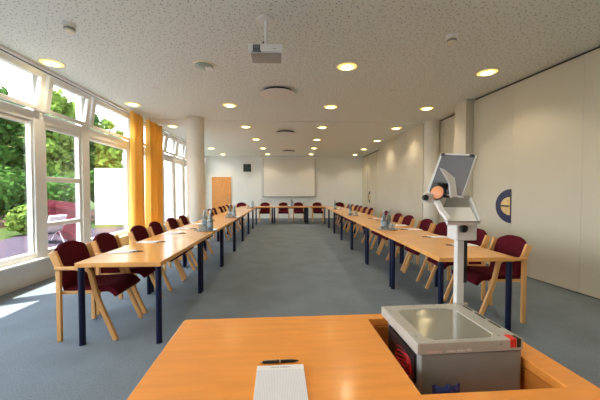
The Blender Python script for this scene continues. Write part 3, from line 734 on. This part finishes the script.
def under(thing, child, part):
    pts = [o for o in thing.children if o.name.split('.')[0] == part]
    for o in [o for o in thing.children if o.name.split('.')[0] == child]:
        if pts: o.parent = pts[0]
for c_, p_ in (('power_switch','stage'),('switch_bezel','stage'),('screw','stage'),('stage_glass','stage'),('vent_slot','stage'),('maker_text','stage'),('model_text','stage'),('cord_recess','body'),('foot','body'),
               ('height_rack','column'),('focus_knob','carriage'),('front_trim','head_housing'),('tilt_knob','lens_arm'),('lens','lens_block'),('lens_rim','lens_block'),('mirror','mirror_lid'),('mirror_clip','mirror_lid')): under(O,c_,p_)
under(P,'heading_text','heading_strip')
for th in [o for o in COL.objects if o.get('category') in ('pen','bottle','projector','smoke detector','curtain')]:
    for c_, p_ in (('clip','cap'),('push_button','cap'),('paper_label','glass_body'),('lens','body'),('lens_recess','body'),('focus_slot','body'),('front_mark','body'),('sensor_slots','sensor_head'),('curtain_hook','cloth')):
        if th.get('category') == 'curtain': continue
        under(th,c_,p_)
# ------------------------------------------------------------------ outside
ZG = -.12
struct(MB().box(-60,-3.92,-25,60,ZG-.2,ZG).build('ground_outside', M['lawn'], smooth=0))
struct(MB().prism([(-3.92,-10),(-3.92,14.0),(-9.0,12.0),(-8.4,8.6),(-14,8.2),(-14,-10)][::-1],ZG,ZG+.02).build('terrace_paving', M['paving'], smooth=0))
struct(MB().prism([(-9.6,13.2),(-22,11.5),(-22,26),(-9.6,26)][::-1],ZG,ZG+.03).build('planting_bed_ground', M['soil'], smooth=0))
# white rendered garden wall
t = MB().box(-8.45,-3.95,14.0,14.25,ZG,2.42); o = t.build('garden_wall', M['white_render'], smooth=0); tag(o,'white rendered garden wall seen through the window beside the curtains','wall')
# burgundy board fence
F = empty('board_fence', (-5.0,7.75,ZG)); tag(F,'low burgundy board fence outside the windows','fence')
ax = Vector((-4.2,4.55,0)); Ln = ax.length; ang = math.atan2(ax.y,ax.x); T = Matrix.Rotation(ang,4,'Z')
fb = MB()
for i in range(int(Ln/.15)): fb.box(i*.15+.004,i*.15+.146,-.012,.012,.05,1.18,T)
fb.build('boards', M['red_wall'], F, bevel=.002)
fb = MB(); fb.box(0,Ln,.012,.05,.25,.34,T); fb.box(0,Ln,.012,.05,.95,1.04,T); fb.build('fence_rails', M['red_wall'], F)
# white garden recliner
C = empty('garden_recliner', (-6.75,9.05,ZG+.02), R(150)); tag(C,'white cloth garden recliner in front of the burgundy fence','recliner')
prof = [(-.50,.80),(-.38,.55),(-.22,.36),(0,.30),(.25,.36),(.48,.30)]
def rc(u, v):
    s = u*(len(prof)-1); i = min(int(s),len(prof)-2); f_ = s-i
    x = prof[i][0]*(1-f_)+prof[i+1][0]*f_; z = prof[i][1]*(1-f_)+prof[i+1][1]*f_
    return (x,(v-.5)*.42,z),(-(prof[i+1][1]-prof[i][1]),0,prof[i+1][0]-prof[i][0])
MB().shell(rc,20,3,.03).build('sling', M['white_cloth'], C, smooth=60)
for y in (-.2,.2):
    MB().sweep([(-.35,y,0),(-.1,y,.30),(.25,y,.34)],.03,.03,(0,1,0),8).build('leg', M['white_plastic'], C); MB().sweep([(.38,y,0),(.05,y,.29)],.03,.03,(0,1,0),8).build('leg', M['white_plastic'], C)

def foliage(rng, blobs, n, size):
    mb = MB()
    tot = sum(b[3]**2 for b in blobs)
    for (bx,by,bz,br) in blobs:
        # leafy surface of each bough mass; a small core keeps it dense
        k = int(n*br*br/tot)
        for _ in range(k):
            d = Vector((rng.gauss(0,1),rng.gauss(0,1),rng.gauss(0,1))).normalized(); rr = br*(.72+.36*rng.random())
            p = Vector((bx,by,bz))+d*rr; p.z = max(p.z,.05)
            nrm = (d+Vector((rng.gauss(0,.5),rng.gauss(0,.5),rng.gauss(0,.5)+.3))).normalized()
            a = nrm.orthogonal().normalized(); a = Matrix.Rotation(rng.random()*6.28,3,nrm) @ a; b = nrm.cross(a)
            s = size*(.6+.8*rng.random())
            mb.add([p+a*s,p+b*s*.55,p-a*s,p-b*s*.55],[(0,1,2,3)])
        core = []; M_ = 8
        mb.lathe([(br*.70*math.sin(math.pi*(j+.5)/M_), br*.70*-math.cos(math.pi*(j+.5)/M_)) for j in range(M_)],10,Matrix.Translation((bx,by,bz)))
    return mb
def tree(x,y,h,r,leaf,label,seed,n=2600):
    rng = random.Random(seed); t = empty('garden_tree',(x,y,ZG)); tag(t,label,'tree','trees outside the windows')
    MB().sweep([(0,0,0),(.05,.03,h*.3),(.02,.0,h*.62)],.3,.3,(1,0,0),10,[(.34,.34),(.26,.26),(.14,.14)]).build('trunk', M['bark'], t)
    bl = [(0,0,h*.62,r*.75)]
    for i in range(18):
        a = i*2.4+rng.random()*.8; q = r*(.35+.55*rng.random()); bl.append((q*math.cos(a),q*math.sin(a),h*(.30+.60*(i+.5)/18),r*(.40+.22*rng.random())))
    bl.append((0,0,h-r*.4,r*.4))
    foliage(rng,bl,n,.17).build('foliage', leaf, t, smooth=0)
def shrub(x,y,h,r,leaf,label,seed,n=1500):
    rng = random.Random(seed); t = empty('garden_shrub',(x,y,ZG+.02)); tag(t,label,'shrub','shrubs outside the windows')
    MB().sweep([(0,0,0),(.02,0,h*.5)],.1,.1,(1,0,0),8).build('stem', M['bark'], t)
    bl = [(0,0,h*.5,min(r,h*.5))]+[(r*.6*math.cos(a),r*.6*math.sin(a),h*(.35+.3*rng.random()),min(r,h)*.42) for a in [rng.random()*6.28 for _ in range(6)]]
    foliage(rng,bl,n,.11).build('foliage', leaf, t, smooth=0)
tree(-15.4,17.2,7.3,1.2,M['leaf_mid'],'mid green tree rising in the leftmost window',12,2600)
tree(-12.3,17.2,7.0,1.15,M['leaf_bright'],'bright yellow-green tree seen through the railed window',13,2600)
tree(-10.0,17.9,5.6,.75,M['leaf_bright'],'slim yellow-green tree rising over the white garden wall',15,1500)
tree(-21.2,24.0,8.8,2.0,M['leaf_dark'],'dark green tree farthest back at the left edge of the garden',14,3600)
tree(-15.9,24.0,8.6,2.0,M['leaf_dark'],'dark green tree farthest back behind the yellow-green tree',16,3600)
shrub(-12.6,14.0,2.9,1.2,M['leaf_mid'],'large rounded green shrub low in the leftmost window',21,2600)
shrub(-15.3,14.0,3.2,1.25,M['leaf_dark'],'dark green shrub at the left edge of the leftmost window',22,2600)
shrub(-10.2,14.3,2.5,1.0,M['leaf_mid'],'green shrub behind the burgundy fence',23,2200)
shrub(-8.75,10.75,1.05,.5,M['leaf_bright'],'small pale green shrub in front of the burgundy fence',24,900)
shrub(-9.2,15.6,3.6,.8,M['leaf_mid'],'tall green shrub peeping over the white garden wall',25,1800)

# ------------------------------------------------------------------ daylight
w = bpy.data.worlds.new('daylight'); scene.world = w; w.use_nodes = True; nt = w.node_tree; bg = nt.nodes['Background']
tc = nt.nodes.new('ShaderNodeTexCoord'); sp = nt.nodes.new('ShaderNodeSeparateXYZ'); cr = nt.nodes.new('ShaderNodeValToRGB')
nt.links.new(tc.outputs['Generated'], sp.inputs[0]); nt.links.new(sp.outputs['Z'], cr.inputs[0])
cr.color_ramp.elements[0].position = 0; cr.color_ramp.elements[0].color = (.95,.97,1,1); cr.color_ramp.elements[1].position = .8; cr.color_ramp.elements[1].color = (.62,.78,1,1)
nt.links.new(cr.outputs[0], bg.inputs['Color']); bg.inputs['Strength'].default_value = 4.2
sun = bpy.data.lights.new('sun','SUN'); sun.energy = 11.0; sun.angle = R(.6); sun.color = (1,.95,.86)
so = bpy.data.objects.new('sun', sun); COL.objects.link(so); so.rotation_euler = Vector((.30,.16,-1)).to_track_quat('-Z','Y').to_euler(); so.location = (-10,-10,20)

# ------------------------------------------------------------------ camera
cam = bpy.data.cameras.new('camera'); cam.sensor_width = 36; cam.lens = 18.0; cam.clip_start = .05; cam.clip_end = 300
co_ = bpy.data.objects.new('camera', cam); COL.objects.link(co_); co_.location = (0,0,1.36)
yaw, pitch = math.atan(17/300), math.atan(8/300)
co_.rotation_euler = (R(90)-pitch, 0, -yaw)
scene.camera = co_
scene.view_settings.view_transform = 'Standard'; scene.view_settings.look = 'None'; scene.view_settings.gamma = 1; scene.view_settings.exposure = 1.22
scene.view_settings.use_curve_mapping = False
scene.cycles.max_bounces = 10; scene.cycles.diffuse_bounces = 6; scene.cycles.transparent_max_bounces = 16
scene.cycles.caustics_reflective = False; scene.cycles.caustics_refractive = False; scene.cycles.sample_clamp_indirect = 6
